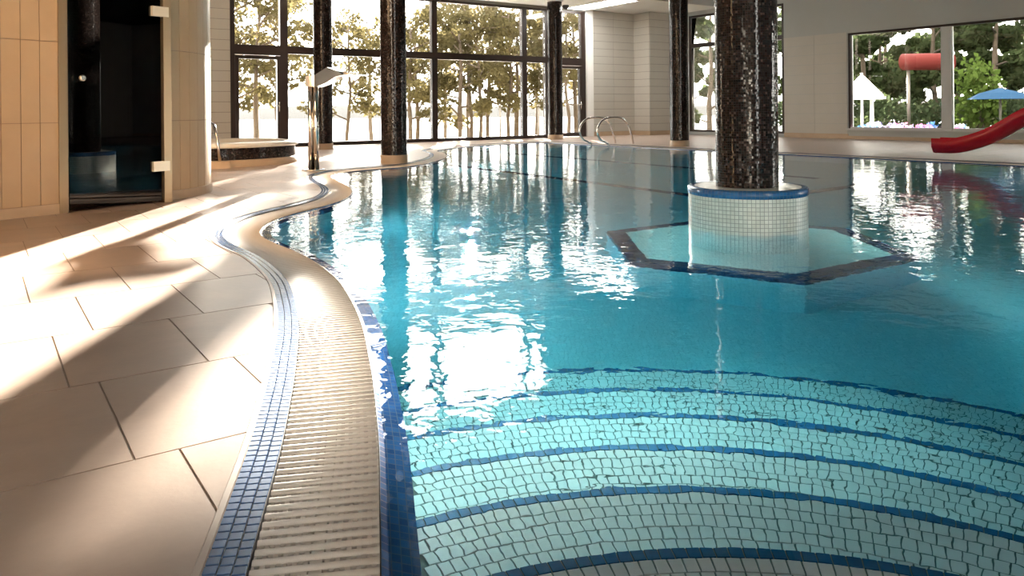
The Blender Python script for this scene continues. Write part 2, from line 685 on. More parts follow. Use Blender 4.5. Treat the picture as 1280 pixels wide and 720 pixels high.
for k, (d, t) in enumerate(cand):
    if k < 290 and d < 500:
        t.build('floor_tile', M['deck'], floor)
    else:
        rest.add(t.v, t.f)
o = rest.build('floor_tile_field', M['deck'], floor)
o['kind'] = 'stuff'
bm_deck.free()

# ------------------------------------------------------------------ pool: shell, gutter, water
shell = fill([offset(edge, -0.085)], FLOOR_Z)
pool = thing('swimming_pool', 'large curved indoor swimming pool lined with white and blue mosaic', 'pool')
pool['kind'] = 'structure'
bm_to_mb(shell, True).build('pool_floor', M['pool_mosaic'], pool)
shell.free()
b1 = band(L2, -0.020, EIN, -0.075)
b1.build('pool_curb', M['blue_mosaic'], pool)
band(EIN, -0.075, EIN, -0.36).build('waterline_band', M['blue_mosaic'], pool)
band(EIN, -0.36, EIN, FLOOR_Z - 0.05).build('pool_wall', M['pool_mosaic'], pool)

# gutter: dark channel, slats, tile strip, edge profile
gut = thing('overflow_gutter', 'pale slatted overflow grate with blue tile strip winding along the pool edge', 'pool gutter')
ch = band(L1, -0.12, L2, -0.12)
n_ = len(ch.v)
ch2 = band(L1, -0.008, L1, -0.12)
ch.add(ch2.v, ch2.f)
ch3 = band(L2, -0.12, L2, -0.020)
ch.add(ch3.v, ch3.f)
ch.build('gutter_channel', M['channel'], gut)
band(L0, -0.009, L1, -0.009).build('strip_bed', M['strip_grout'], gut)
Lo2 = offset(edge, GW + SW + 0.016)
pr = band(L0, 0.003, Lo2, 0.004)
pr3 = band(Lo2, 0.004, offset(edge, GW + SW + 0.019), -0.009)
pr.add(pr3.v, pr3.f)
pr2 = band(offset(edge, GW + SW - 0.006), -0.012, L0, 0.003)
pr.add(pr2.v, pr2.f)
pr.build('edge_profile', M['trim'], gut)


def slat_mesh(teeth):
    mb = MB()
    h, w = GW / 2 - 0.003, 0.0275
    # rib with rounded back: profile across the slat, x along the slat
    prof = [(-w / 2, -0.022), (-w / 2, -0.004), (-w / 2 + 0.005, 0.0005), (0.0, 0.002), (w / 2 - 0.007, -0.001), (w / 2, -0.007), (w / 2, -0.022)]
    k = len(prof)
    for x in (-h, h):
        for (y, z) in prof:
            mb.v.append((x, y, z))
    for i in range(k - 1):
        mb.face((i, i + 1, k + i + 1, k + i), None, 0 < i < k - 2)
    mb.face(tuple(range(k)))
    mb.face(tuple(reversed(range(k, 2 * k))))
    if teeth:
        n = 12
        p = 2 * h / n
        for i in range(n + 1):
            x = -h + p * i
            wd = 0.0058 if i != n // 2 else 0.014
            x0, x1 = max(-h, x - wd), min(h, x + wd)
            mb.box(x0, x1, w / 2 - 0.001, w / 2 + 0.0138, -0.02, -0.0055)
    return mb


PITCH = 0.0405
mid = resample(offset(edge, GW / 2), PITCH)
sl_me = slat_mesh(True).mesh('slat', M['grate'])
far_slats = MB()
sl_simple = slat_mesh(False)
slots = []
for i, p in enumerate(mid):
    t = (mid[(i + 1) % len(mid)] - mid[i - 1]).normalized()
    ang = math.atan2(t.y, t.x) - pi / 2
    d = p.length if (p.y > 1.3 and -0.75 < p.x / p.y < 0.75) else 900 + p.length
    slots.append((d, p, ang))
slots.sort(key=lambda q: q[0])
for k, (d, p, ang) in enumerate(slots):
    if k < 300:
        link('slat', sl_me, gut, (p.x, p.y, -0.014), ang)
    else:
        c_, s_ = math.cos(ang), math.sin(ang)
        far_slats.add([(p.x + x * c_ - y * s_, p.y + x * s_ + y * c_, z - 0.014) for x, y, z in sl_simple.v], sl_simple.f)
o = far_slats.build('slat_run', M['grate'], gut)
o['kind'] = 'stuff'

TP = SW / 3
tm = MB()
tm.rbox(-TP / 2 + 0.0016, TP / 2 - 0.0016, -TP / 2 + 0.0016, TP / 2 - 0.0016, -0.008, 0.0, 0.0012)
tile_me = tm.mesh('strip_tile', M['blue_tile'])
slots = []
for j in range(3):
    lp = resample(offset(edge, GW + TP * (j + 0.5)), TP * 1.06)
    for i, p in enumerate(lp):
        t = (lp[(i + 1) % len(lp)] - lp[i - 1]).normalized()
        d = p.length if (p.y > 1.5 and -0.75 < p.x / p.y < 0.75) else 900 + p.length
        slots.append((d, p, math.atan2(t.y, t.x)))
slots.sort(key=lambda q: q[0])
far_t = MB()
for k, (d, p, ang) in enumerate(slots):
    if k < 300:
        link('strip_tile', tile_me, gut, (p.x, p.y, -0.002), ang)
    else:
        c_, s_ = math.cos(ang), math.sin(ang)
        far_t.add([(p.x + x * c_ - y * s_, p.y + x * s_ + y * c_, z - 0.002) for x, y, z in tm.v[8:]], [tuple(i - 8 for i in f) for f in tm.f[6:]])
o = far_t.build('strip_tile_run', M['blue_tile'], gut)
o['kind'] = 'stuff'

# water body
wl = offset(edge, -0.004)
wbm = fill([wl], WZ)
mb = bm_to_mb(wbm)
wbm.free()
o_ = len(mb.v)
mb.v += [(x, y, FLOOR_Z - 0.4) for x, y, z in mb.v]
ntop = len(mb.f)
cnt = {}
for f in mb.f[:ntop]:
    for i in range(len(f)):
        cnt[(f[i], f[(i + 1) % len(f)])] = 1
for f in mb.f[:ntop]:
    mb.face([i + o_ for i in reversed(f)])
for (i, j) in list(cnt):
    if (j, i) not in cnt:
        mb.face((j, i, i + o_, j + o_))
water = mb.build('pool_water', M['water'])
tag(water, 'clear turquoise rippled water filling the indoor pool', 'water', kind='stuff')

# ------------------------------------------------------------------ entry steps
SC = [(0.45, 0.50, 1.38), (0.435, 0.73, 1.62), (0.43, 0.87, 1.93), (0.44, 1.02, 2.22), (0.47, 1.22, 2.46), (0.48, 1.30, 2.80)]
steps = thing('entry_steps', 'curved white tiled steps with blue nosing lines under the water', 'steps')
tread, nos = [], []


def inside(x, y):
    """a tile must stay clear of the pool wall on the left"""
    if y < 0.95:
        return False
    for i in range(len(EIN)):
        p, q = EIN[i], EIN[(i + 1) % len(EIN)]
        if p.x < 0.3 and min(p.y, q.y) - 1e-6 <= y <= max(p.y, q.y) + 1e-6 and y < 6:
            if x < p.x + (q.x - p.x) * ((y - p.y) / (q.y - p.y + 1e-9)) + 0.012:
                return False
    return True


TW, TD, NW = 0.0345, 0.0565, 0.042
EL = [(p.y, p.x) for p in EIN if p.x < 0.3 and 0.9 < p.y < 5.0]
for k, (cx, cy, r) in enumerate(SC):
    z = WZ - 0.10 - 0.19 * k
    # step body: riser wall and bed, cut by the near wall and the left pool wall
    bed = MB()
    seg = 96
    ring = []
    for i in range(seg + 1):
        w = -0.25 + (pi + 0.5) * i / seg
        ring.append((cx + r * math.cos(w), cy + r * math.sin(w)))
    ring = [q for q in ring if q[1] > 0.88]
    pts = []
    for q in ring:
        xl = -2.0
        near = min(EL, key=lambda e: abs(e[0] - q[1]))
        pts.append((max(q[0], near[1] - 0.02), q[1]))
    n0 = len(pts)
    cen = (cx, 0.9)
    bed.v = [(x, y, z - 0.006) for x, y in pts] + [(x, y, FLOOR_Z - 0.02) for x, y in pts] + [(cen[0], cen[1], z - 0.006)]
    for i in range(n0 - 1):
        bed.face((i + 1, i, n0 + i, n0 + i + 1), [(i * .1, 0), (i * .1 + .1, 0), (i * .1 + .1, 1), (i * .1, 1)])
        bed.face((i, i + 1, 2 * n0))
    bed.build('step_bed', M['step_grout'], steps)
    # nosing tiles along the rim
    m_ = int((pi + 0.3) * r / TW)
    for i in range(m_):
        w = -0.15 + (pi + 0.3) * i / m_
        x, y = cx + (r - NW / 2) * math.cos(w), cy + (r - NW / 2) * math.sin(w)
        if inside(x, y):
            nos.append((math.hypot(x, y) + (0 if -0.8 < x / y < 0.75 and y > 1.5 else 50), x, y, z, w - pi / 2))
    # tread rows inwards from the nosing
    if k == 0:
        depth = 0.9
    else:
        depth = (cy + r) - (SC[k - 1][1] + SC[k - 1][2]) + 0.35
    for j in range(int(depth / TD)):
        rr = r - NW - TD * (j + 0.5)
        if rr < 0.2:
            break
        m_ = int((pi + 0.3) * rr / TW)
        sh = (0.5 if j % 2 else 0.0) + 0.13 * j
        for i in range(m_):
            w = -0.15 + (pi + 0.3) * (i + sh) / m_
            x, y = cx + rr * math.cos(w), cy + rr * math.sin(w)
            if k and (x - SC[k - 1][0]) ** 2 + (y - SC[k - 1][1]) ** 2 < (SC[k - 1][2] - 0.03) ** 2:
                continue
            if inside(x, y):
                tread.append((math.hypot(x, y) + (0 if -0.36 < x / y < 0.66 and y > 1.72 else 50), x, y, z, w - pi / 2))


def tile_run(lst, sx, sy, mat, nind, nm):
    q = MB()
    q.rbox(-sx / 2 + 0.0017, sx / 2 - 0.0017, -sy / 2 + 0.0017, sy / 2 - 0.0017, -0.008, 0.0, 0.001)
    me = q.mesh(nm, mat)
    big = MB()
    lst.sort(key=lambda e: e[0])
    for i, (d, x, y, z, ang) in enumerate(lst):
        if i < nind:
            link(nm, me, steps, (x, y, z), ang)
        else:
            c_, s_ = math.cos(ang), math.sin(ang)
            big.add([(x + X * c_ - Y * s_, y + X * s_ + Y * c_, z + Z) for X, Y, Z in q.v[8:]], [tuple(a - 8 for a in f) for f in q.f[6:]])
    ob = big.build(nm + '_run', mat, steps)
    ob['kind'] = 'stuff'


tile_run(tread, TW, TD, M['step_tile'], 300, 'step_tile')
tile_run(nos, TW, NW, M['nosing'], 150, 'nosing_tile')

# ------------------------------------------------------------------ lane lines on the pool floor
for nm, (a0, a1, n0, n1) in (('lane_line', (8.12, 8.34, 6.4, 18.9)), ('lane_line', (11.33, 11.55, 7.5, 18.9)), ('lane_line', (8.34, 11.0, 6.4, 6.62))):
    mb = MB()
    mb.boxan(a0, a1, n0, n1, FLOOR_Z - 0.01, FLOOR_Z + 0.006)
    mb.uv = [[W(*q)[:2] for q in ((a0, n0), (a1, n0), (a1, n1), (a0, n1))]] * 6
    mb.build(nm, M['navy_mosaic'], pool)

# ------------------------------------------------------------------ fill lamps added on the pool walls to brighten the water
M['pool_fill'] = lamp_mat('pool_fill_glow', (0.80, 0.97, 1.0), 92.0)
for (x, y) in ((-1.42, 5.5), (-2.14, 8.6), (-1.55, 15.6), (-0.75, 22.2), (6.5, 0.99), (9.0, 0.99), (12.5, 0.99)):
    i = min(range(len(EIN)), key=lambda k: (EIN[k].x - x) ** 2 + (EIN[k].y - y) ** 2)
    p, q = EIN[i], EIN[(i + 1) % len(EIN)]
    tg = (q - p).normalized()
    nx, ny = tg.y, -tg.x
    t = thing('underwater_fill_lamp', 'round fill lamp added in the pool wall below the water', 'pool lamp', (p.x, p.y, -0.75), group='added fill lamps in the pool wall')
    mb = MB()
    mb.tube([(nx * 0.005, ny * 0.005, 0), (nx * 0.035, ny * 0.035, 0)], 0.13, 20)
    mb.build('lens', M['pool_fill'], t)
    mb = MB()
    mb.tube([(-nx * 0.01, -ny * 0.01, 0), (nx * 0.03, ny * 0.03, 0)], 0.16, 20)
    mb.build('rim', M['steel'], t)

# ------------------------------------------------------------------ column in the pool: hexagonal ledge, drum, shaft
CX, CY = 2.03, 6.62
hexl = thing('hexagonal_ledge', 'submerged hexagonal tiled ledge with navy rim around the pool column', 'ledge', (CX, CY, FLOOR_Z))
HZ = -0.76 - FLOOR_Z
R0, R1 = 1.31, 1.125
mb = MB()
P6 = [(math.cos(pi / 2 + k * pi / 3), math.sin(pi / 2 + k * pi / 3)) for k in range(6)]
for k in range(6):
    p, q = P6[k], P6[(k + 1) % 6]
    mb.add([(p[0] * R0, p[1] * R0, 0), (q[0] * R0, q[1] * R0, 0), (q[0] * R0, q[1] * R0, HZ - 0.14), (p[0] * R0, p[1] * R0, HZ - 0.14)], [(0, 1, 2, 3)],
           uvs=[[(0, 0), (R0, 0), (R0, HZ - .14), (0, HZ - .14)]])
    mb.add([(p[0] * R1, p[1] * R1, HZ), (q[0] * R1, q[1] * R1, HZ), (0, 0, HZ)], [(0, 1, 2)], uvs=[[(p[0] * R1, p[1] * R1), (q[0] * R1, q[1] * R1), (0, 0)]])
mb.build('ledge_body', M['pool_mosaic'], hexl)
mb = MB()
for k in range(6):
    p, q = P6[k], P6[(k + 1) % 6]
    mb.add([(p[0] * R0, p[1] * R0, HZ), (q[0] * R0, q[1] * R0, HZ), (q[0] * R1, q[1] * R1, HZ), (p[0] * R1, p[1] * R1, HZ)], [(0, 1, 2, 3)],
           uvs=[[(0, 0), (R0, 0), (R1, .14), (0, .14)]])
    mb.add([(p[0] * R0, p[1] * R0, HZ - 0.14), (q[0] * R0, q[1] * R0, HZ - 0.14), (q[0] * R0, q[1] * R0, HZ), (p[0] * R0, p[1] * R0, HZ)], [(0, 1, 2, 3)],
           uvs=[[(0, 0), (R0, 0), (R0, .14), (0, .14)]])
mb.build('ledge_rim', M['navy_mosaic'], hexl)


def column(name, label, x, y, z0, r, base=True, group=None, cat='column', top=HIGH):
    t = thing(name, label, cat, (x, y, z0), group=group)
    mb = MB()
    mb.lathe([(r, 0.16 if base else 0.0), (r, top - z0)], seg=64)
    mb.build('shaft', M['col_mosaic'], t)
    if base:
        mb = MB()
        mb.lathe([(r + 0.012, 0), (r + 0.012, 0.155), (r - 0.01, 0.165)], seg=48)
        mb.build('base_ring', M['base'], t)
    mb = MB()
    mb.lathe([(r, top - z0 - 0.07), (r + 0.05, top - z0 - 0.07), (r + 0.05, top - z0 - 0.005)], seg=48)
    mb.build('cap_ring', M['ceiling'], t)
    return t


pc = column('pool_column', 'thick dark mosaic column rising from a white round plinth in the pool', CX, CY, FLOOR_Z + HZ, 0.262, False)
DR = 0.495
zt = 0.33 - (FLOOR_Z + HZ)
mb = MB()
mb.lathe([(DR, 0.0), (DR, zt - 0.065)], seg=72)
mb.build('plinth', M['drum_mosaic'], pc)
mb = MB()
mb.lathe([(DR, zt - 0.065), (DR + 0.008, zt - 0.058), (DR + 0.008, zt - 0.012), (DR - 0.004, zt), (DR - 0.05, zt)], seg=72)
mb.build('plinth_band', M['band_mosaic'], pc)
mb = MB()
mb.lathe([(DR - 0.05, zt), (0.25, zt)], seg=72)
mb.build('plinth_top', M['drum_mosaic'], pc)

column('mosaic_column', 'dark mosaic column on the curved deck lobe beside the water spout', -2.30, 14.85, 0, 0.25)
column('mosaic_column', 'dark mosaic column close behind the chrome water spout', -5.07, 20.5, 0, 0.25, top=CEIL)
column('mosaic_column', 'dark mosaic column standing just inside the window wall near the ladder', 1.48, 26.05, 0, 0.25, top=CEIL)
column('mosaic_column', 'dark mosaic column at the pool edge before the narrow right wall window', 4.50, 20.55, 0, 0.25, top=5.0)

# ------------------------------------------------------------------ walls
FR0, FR1 = NA - 0.02, NA + 0.14          # window frame depth
mb = MB()
mb.boxan(A_MIN, 5.78, NA, NA + 0.3, -0.2, HIGH)
mb.boxan(18.71, AB + 0.3, NA, NA + 0.3, -0.2, HIGH)
mb.boxan(5.78, 18.71, NA, NA + 0.3, 4.66, 5.0)
mb.boxan(16.82, 18.71, NA, NA + 0.3, 5.0, HIGH)
mb.boxan(5.78, 16.82, NA, NA + 0.3, 9.25, HIGH)
mb.boxan(5.78, 18.71, NA + 0.05, NA + 0.3, -0.3, 0.0)
mb.boxan(21.23, AB, NA - 0.85, NA, 0, CEIL)
wall_back = struct(mb.build('wall_back', M['wall_grout']), 'light tiled window wall facing the lake')


def tiles_an(wall, axis, const, lo, hi, z0, z1, rowh, cols_, sgn, mat, th=0.012, gap=0.013):
    """wall tiles on a plane a=const or n=const; sgn = side they stand proud of"""
    nr = max(1, round((z1 - z0) / rowh))
    rh = (z1 - z0) / nr
    for r in range(nr):
        for c in range(cols_):
            w = (hi - lo) / cols_
            l0, l1 = lo + c * w + gap / 2, lo + (c + 1) * w - gap / 2
            za, zb = z0 + r * rh + gap / 2, z0 + (r + 1) * rh - gap / 2
            mb = MB()
            c0, c1 = (const - th, const + 0.004) if sgn < 0 else (const - 0.004, const + th)
            if axis == 'n':
                mb.boxan(l0, l1, c0, c1, za, zb)
            else:
                mb.boxan(c0, c1, l0, l1, za, zb)
            mb.build('wall_tile', mat, wall)


tiles_an(wall_back, 'n', NA, 4.0, 5.78, 0.16, CEIL, 0.29, 2, -1, M['wall_tile'])
tiles_an(wall_back, 'n', NA, 19.03, 21.23, 0.16, CEIL, 0.29, 2, -1, M['wall_tile'])
tiles_an(wall_back, 'n', NA - 0.85, 21.23, AB, 0.16, CEIL, 0.29, 1, -1, M['wall_tile'])
tiles_an(wall_back, 'a', 21.23, NA - 0.85, NA, 0.16, CEIL, 0.29, 1, -1, M['wall_tile'])
mb = MB()
mb.boxan(18.71, 19.03, NA - 0.10, NA, 0, CEIL)
struct(mb.build('trim_1', M['white_paint']), 'white jamb at the end of the window wall')
mb = MB()
mb.boxan(19.03, 21.23, NA - 0.03, NA, 0, 0.16)
mb.boxan(21.20, 21.23, NA - 0.88, NA, 0, 0.16)
mb.boxan(21.20, AB, NA - 0.88, NA - 0.85, 0, 0.16)
mb.boxan(3.0, 5.78, NA - 0.03, NA, 0, 0.16)
struct(mb.build('baseboard_back', M['base']), 'tan stone baseboard along the window wall')

# right wall with two openings
mb = MB()
mb.boxan(AB, AB + 0.3, 20.4, NA + 0.3, -0.2, HIGH)
mb.boxan(AB, AB + 0.3, 16.12, 20.4, 4.60, HIGH)
mb.boxan(AB, AB + 0.3, 16.12, 20.4, -0.2, 0.12)
mb.boxan(AB, AB + 0.3, 13.77, 16.12, -0.2, HIGH)
mb.boxan(AB, AB + 0.3, -8.0, 13.77, 3.36, HIGH)
mb.boxan(AB, AB + 0.3, -8.0, 13.77, -0.2, 0.32)
mb.boxan(AB, AB + 0.3, N_MIN, -8.0, -0.2, HIGH)
wall_right = struct(mb.build('wall_right', M['plaster']), 'pale grey wall with two window openings')
tiles_an(wall_right, 'a', AB, 13.80, 16.12, 0.16, 3.40, 0.34, 2, -1, M['wall_tile'])
mb = MB()
mb.boxan(AB - 0.03, AB, 13.77, 16.12, 0, 0.16)
mb.boxan(AB - 0.03, AB, N_MIN, 13.77, 0, 0.10)
struct(mb.build('baseboard_right', M['base']), 'tan stone baseboard along the right wall')
mb = MB()
mb.boxan(AB - 0.10, AB + 0.05, -8.1, 13.80, 0.28, 0.335)
struct(mb.build('trim_2', M['grey_frame']), 'grey sill under the wide garden window')

# other sides of the room
mb = MB()
mb.boxan(A_MIN - 0.3, A_MIN, N_MIN - 0.3, NA + 0.3, -0.2, HIGH)
struct(mb.build('wall_left', M['light_plaster']))
mb = MB()
mb.boxan(A_MIN - 0.3, 0.9, N_MIN - 0.3, N_MIN, -0.2, HIGH)
mb.boxan(3.3, AB + 0.3, N_MIN - 0.3, N_MIN, -0.2, HIGH)
mb.boxan(0.9, 3.3, N_MIN - 0.3, N_MIN, 9.0, HIGH)
mb.boxan(0.9, 3.3, N_MIN - 0.3, N_MIN, -0.2, 0.3)
struct(mb.build('wall_front', M['light_plaster']))
w5 = sempty('window_5_fill', 'tall narrow window added behind the shallow end for fill light')  # unseen window added for fill, placed after the highlight on the pool column
for a0, a1, z0, z1, nm in ((0.9, 1.0, 0.3, 9.0, 'jamb'), (3.2, 3.3, 0.3, 9.0, 'jamb'), (1.0, 3.2, 0.3, 0.4, 'bottom_rail'), (1.0, 3.2, 8.9, 9.0, 'head_rail'), (1.0, 3.2, 4.6, 4.75, 'transom')):
    mb = MB()
    mb.boxan(a0, a1, N_MIN - 0.16, N_MIN - 0.02, z0, z1)
    mb.build(nm, M['frame'], w5)
for z0, z1 in ((0.4, 4.6), (4.75, 8.9)):
    mb = MB()
    mb.boxan(1.0, 3.2, N_MIN - 0.10, N_MIN - 0.085, z0, z1)
    mb.build('pane', M['pane'], w5)
mb = MB()
mb.boxan(A_MIN - 0.3, AB + 0.3, N_MIN - 0.3, NA + 0.3, HIGH, HIGH + 0.25)
struct(mb.build('ceiling', M['hall_ceiling']), 'grey high ceiling over the pool hall')
mb = MB()
mb.boxan(A_MIN, AB, 18.7, NA, CEIL, CEIL + 0.22)
struct(mb.build('ceiling_soffit', M['ceiling']), 'off-white gallery soffit along the window wall')

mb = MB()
mb.boxan(13.2, AB, N_MIN, 18.7, 5.0, 5.3)  # unseen slab added so the water on this side mirrors something dark
struct(mb.build('ceiling_right_added', M['dark_ceiling']), 'dark lower ceiling slab added over the right side of the pool')

# ------------------------------------------------------------------ window wall: bars and panes
win = sempty('window_1', 'tall dark framed glass wall looking onto the lake trees')


def bar(par, nm, a0, a1, z0, z1, d0=FR0, d1=FR1, mat='frame'):
    mb = MB()
    mb.boxan(a0, a1, d0, d1, z0, z1)
    return mb.build(nm, M[mat], par)


def pane(par, a0, a1, z0, z1):
    mb = MB()
    mb.boxan(a0, a1, NA + 0.05, NA + 0.062, z0, z1)
    return mb.build('pane', M['pane'], par)


ups = [(5.78, 5.90), (7.18, 7.40), (8.38, 8.62), (12.16, 12.36), (15.79, 15.99), (16.82, 17.00), (18.50, 18.71)]
for a0, a1 in ups:
    bar(win, 'mullion', a0, a1, 0.0, 4.66)
for i in range(len(ups) - 1):
    a0, a1 = ups[i][1], ups[i + 1][0]
    door = i in (0, 5)
    bar(win, 'head_rail', a0, a1, 4.58, 4.66)
    bar(win, 'transom', a0, a1, 2.70 if not door else 2.64, 2.92)
    pane(win, a0, a1, 2.92, 4.58)
    if not door:
        bar(win, 'bottom_rail', a0, a1, 0.0, 0.11)
        pane(win, a0, a1, 0.11, 2.70)
up2 = [(5.78, 5.90), (8.38, 8.62), (12.16, 12.36), (15.79, 15.99), (16.70, 16.82)]
win_u = sempty('window_4', 'upper row of tall dark framed panes above the gallery')
for a0, a1 in up2:
    bar(win_u, 'mullion', a0, a1, 5.0, 9.25)
for i in range(4):
    a0, a1 = up2[i][1], up2[i + 1][0]
    bar(win_u, 'head_rail', a0, a1, 9.15, 9.25)
    bar(win_u, 'bottom_rail', a0, a1, 5.0, 5.1)
    pane(win_u, a0, a1, 5.1, 9.15)
for k, i in ((2, 0), (3, 5)):
    a0, a1 = ups[i][1], ups[i + 1][0]
    d = sempty('door_%d' % k, 'glazed dark framed terrace door ' + ('behind the whirlpool tub' if k == 2 else 'next to the tiled corner'))
    w = 0.10
    bar(d, 'stile', a0, a0 + w, 0.02, 2.62, FR0 - 0.02, FR1 - 0.05)
    st = bar(d, 'stile', a1 - w, a1, 0.02, 2.62, FR0 - 0.02, FR1 - 0.05)
    bar(d, 'top_rail', a0 + w, a1 - w, 2.62 - w, 2.62, FR0 - 0.02, FR1 - 0.05)
    bar(d, 'bottom_rail', a0 + w, a1 - w, 0.02, 0.16, FR0 - 0.02, FR1 - 0.05)
    pane(d, a0 + w, a1 - w, 0.16, 2.62 - w)
    mb = MB()
    ha = a1 - w / 2
    mb.tube([W(ha, FR0 - 0.02, 1.2), W(ha, FR0 - 0.09, 1.2), W(ha - 0.14, FR0 - 0.09, 1.2)], 0.014, 8)
    mb.tube([W(ha, FR0 - 0.025, 1.02), W(ha, FR0 - 0.025, 1.30)], 0.02, 8)
    mb.build('handle', M['steel'], st)

# right wall windows
w2 = sempty('window_2', 'narrow dark framed window between mosaic columns')


def barB(par, nm, n0, n1, z0, z1, d0, d1, mat):
    mb = MB()
    mb.boxan(d0, d1, n0, n1, z0, z1)
    return mb.build(nm, M[mat], par)


for n0, n1 in ((16.12, 16.22), (18.2, 18.35), (20.3, 20.4)):
    barB(w2, 'mullion', n0, n1, 0.12, 4.60, AB + 0.02, AB + 0.16, 'frame')
for n0, n1 in ((16.22, 18.2), (18.35, 20.3)):
    barB(w2, 'transom', n0, n1, 3.36, 3.52, AB + 0.02, AB + 0.16, 'frame')
    barB(w2, 'head_rail', n0, n1, 4.52, 4.60, AB + 0.02, AB + 0.16, 'frame')
    barB(w2, 'bottom_rail', n0, n1, 0.12, 0.20, AB + 0.02, AB + 0.16, 'frame')
    barB(w2, 'pane', n0, n1, 0.20, 3.36, AB + 0.08, AB + 0.092, 'pane')
    barB(w2, 'pane', n0, n1, 3.52, 4.52, AB + 0.08, AB + 0.092, 'pane')
w3 = sempty('window_3', 'wide low garden window with grey mullion behind the red slide')
barB(w3, 'jamb', 13.71, 13.77, 0.335, 3.36, AB + 0.02, AB + 0.16, 'frame')
barB(w3, 'jamb', -8.0, -7.94, 0.335, 3.36, AB + 0.02, AB + 0.16, 'frame')  # glazing extended beyond the view, added to let in more fill light
barB(w3, 'head_rail', -7.94, 13.71, 3.29, 3.36, AB + 0.02, AB + 0.16, 'frame')
for n0, n1 in ((10.62, 10.90), (7.2, 7.45), (3.6, 3.85), (0.0, 0.25), (-4.0, -3.75)):
    barB(w3, 'mullion', n0, n1, 0.335, 3.29, AB - 0.02, AB + 0.14, 'grey_frame')
for n0, n1 in ((10.90, 13.71), (7.45, 10.62), (3.85, 7.2), (0.25, 3.6), (-3.75, 0.0), (-7.94, -4.0)):
    barB(w3, 'bottom_rail', n0, n1, 0.335, 0.38, AB + 0.02, AB + 0.14, 'grey_frame')
    barB(w3, 'pane', n0, n1, 0.38, 3.29, AB + 0.08, AB + 0.092, 'pane')

# ------------------------------------------------------------------ steam room: straight wall, smoked door, rounded end
dv = Vector((math.cos(math.radians(54)), math.sin(math.radians(54))))
dn = Vector((dv.y, -dv.x))
P1 = Vector((-4.52, 7.76))
DW = 1.05
P2 = P1 + dv * DW
C3, R3 = Vector((-5.22, 9.42)), 1.40
a_start = math.radians(-34)
a_end = math.radians(150)


def seg_hexa(mb, p, q, nrm, back, front, z0, z1):
    b0, b1_, f0, f1 = p - nrm * back, q - nrm * back, p + nrm * front, q + nrm * front
    mb.hexa([(f0.x, f0.y, z0), (f1.x, f1.y, z0), (b1_.x, b1_.y, z0), (b0.x, b0.y, z0), (f0.x, f0.y, z1), (f1.x, f1.y, z1), (b1_.x, b1_.y, z1), (b0.x, b0.y, z1)])


mb = MB()
PL = P1 - dv * 5.2
seg_hexa(mb, PL, P1 - dv * 0.05, dn, 0.22, -0.012, 0, CEIL)
seg_hexa(mb, P1 - dv * 0.05, P2 + dv * 0.05, dn, 0.22, -0.012, 2.52, CEIL)
# rounded end
nn = 40
pts = []
for i in range(nn + 1):
    w = a_start + (a_end - a_start) * i / nn
    pts.append(Vector((math.cos(w), math.sin(w))))
for i in range(nn):
    a_, b_ = C3 + pts[i] * (R3 - 0.012), C3 + pts[i + 1] * (R3 - 0.012)
    c_, d_ = C3 + pts[i + 1] * (R3 - 0.22), C3 + pts[i] * (R3 - 0.22)
    mb.hexa([(a_.x, a_.y, 0), (b_.x, b_.y, 0), (c_.x, c_.y, 0), (d_.x, d_.y, 0), (a_.x, a_.y, CEIL), (b_.x, b_.y, CEIL), (c_.x, c_.y, CEIL), (d_.x, d_.y, CEIL)])
pe = C3 + pts[-1] * (R3 - 0.1)
ev = Vector((math.cos(a_end + pi / 2), math.sin(a_end + pi / 2)))
seg_hexa(mb, pe, pe + ev * 6.0, Vector((math.cos(a_end), math.sin(a_end))), 0.12, 0.09, 0, CEIL)
rl = [PL] + [P1] + [P2] + [C3 + p * (R3 - 0.02) for p in pts] + [pe + ev * 6.0]
mb.add([(p.x, p.y, CEIL) for p in rl] + [(p.x, p.y, CEIL + 0.1) for p in rl], [tuple(range(len(rl) - 1, -1, -1)), tuple(range(len(rl), 2 * len(rl)))])
wall_spa = struct(mb.build('wall_left_steam_room', M['spa_grout']), 'tan tiled steam room wall with rounded corner')

TWD, TH0, THT, TG = 0.171, 0.10, 0.815, 0.007
rows = [(TH0 + k * THT, min(CEIL, TH0 + (k + 1) * THT)) for k in range(6)]
for (z0, z1) in rows:
    k = 0
    while k * TWD < 4.2:
        q1 = P1 - dv * (0.085 + k * TWD)
        q0 = q1 - dv * (TWD - TG)
        mb = MB()
        seg_hexa(mb, q0, q1, dn, 0.02, 0.0, z0 + TG / 2, z1 - TG / 2)
        mb.build('wall_tile', M['spa_tile'], wall_spa)
        k += 1
    da = TWD / R3
    w = a_start + 0.02
    while w < math.radians(110):
        mb = MB()
        sub = 3
        for s in range(sub):
            w0 = w + (da - TG / R3) * s / sub
            w1 = w + (da - TG / R3) * (s + 1) / sub
            c0, c1 = Vector((math.cos(w0), math.sin(w0))), Vector((math.cos(w1), math.sin(w1)))
            a_, b_, c_, d_ = C3 + c0 * R3, C3 + c1 * R3, C3 + c1 * (R3 - 0.02), C3 + c0 * (R3 - 0.02)
            mb.hexa([(p.x, p.y, z0 + TG / 2) for p in (a_, b_, c_, d_)] + [(p.x, p.y, z1 - TG / 2) for p in (a_, b_, c_, d_)])
        mb.build('wall_tile', M['spa_tile'], wall_spa)
        w += da
mb = MB()
seg_hexa(mb, PL, P1 - dv * 0.08, dn, 0.0, 0.014, 0, TH0)
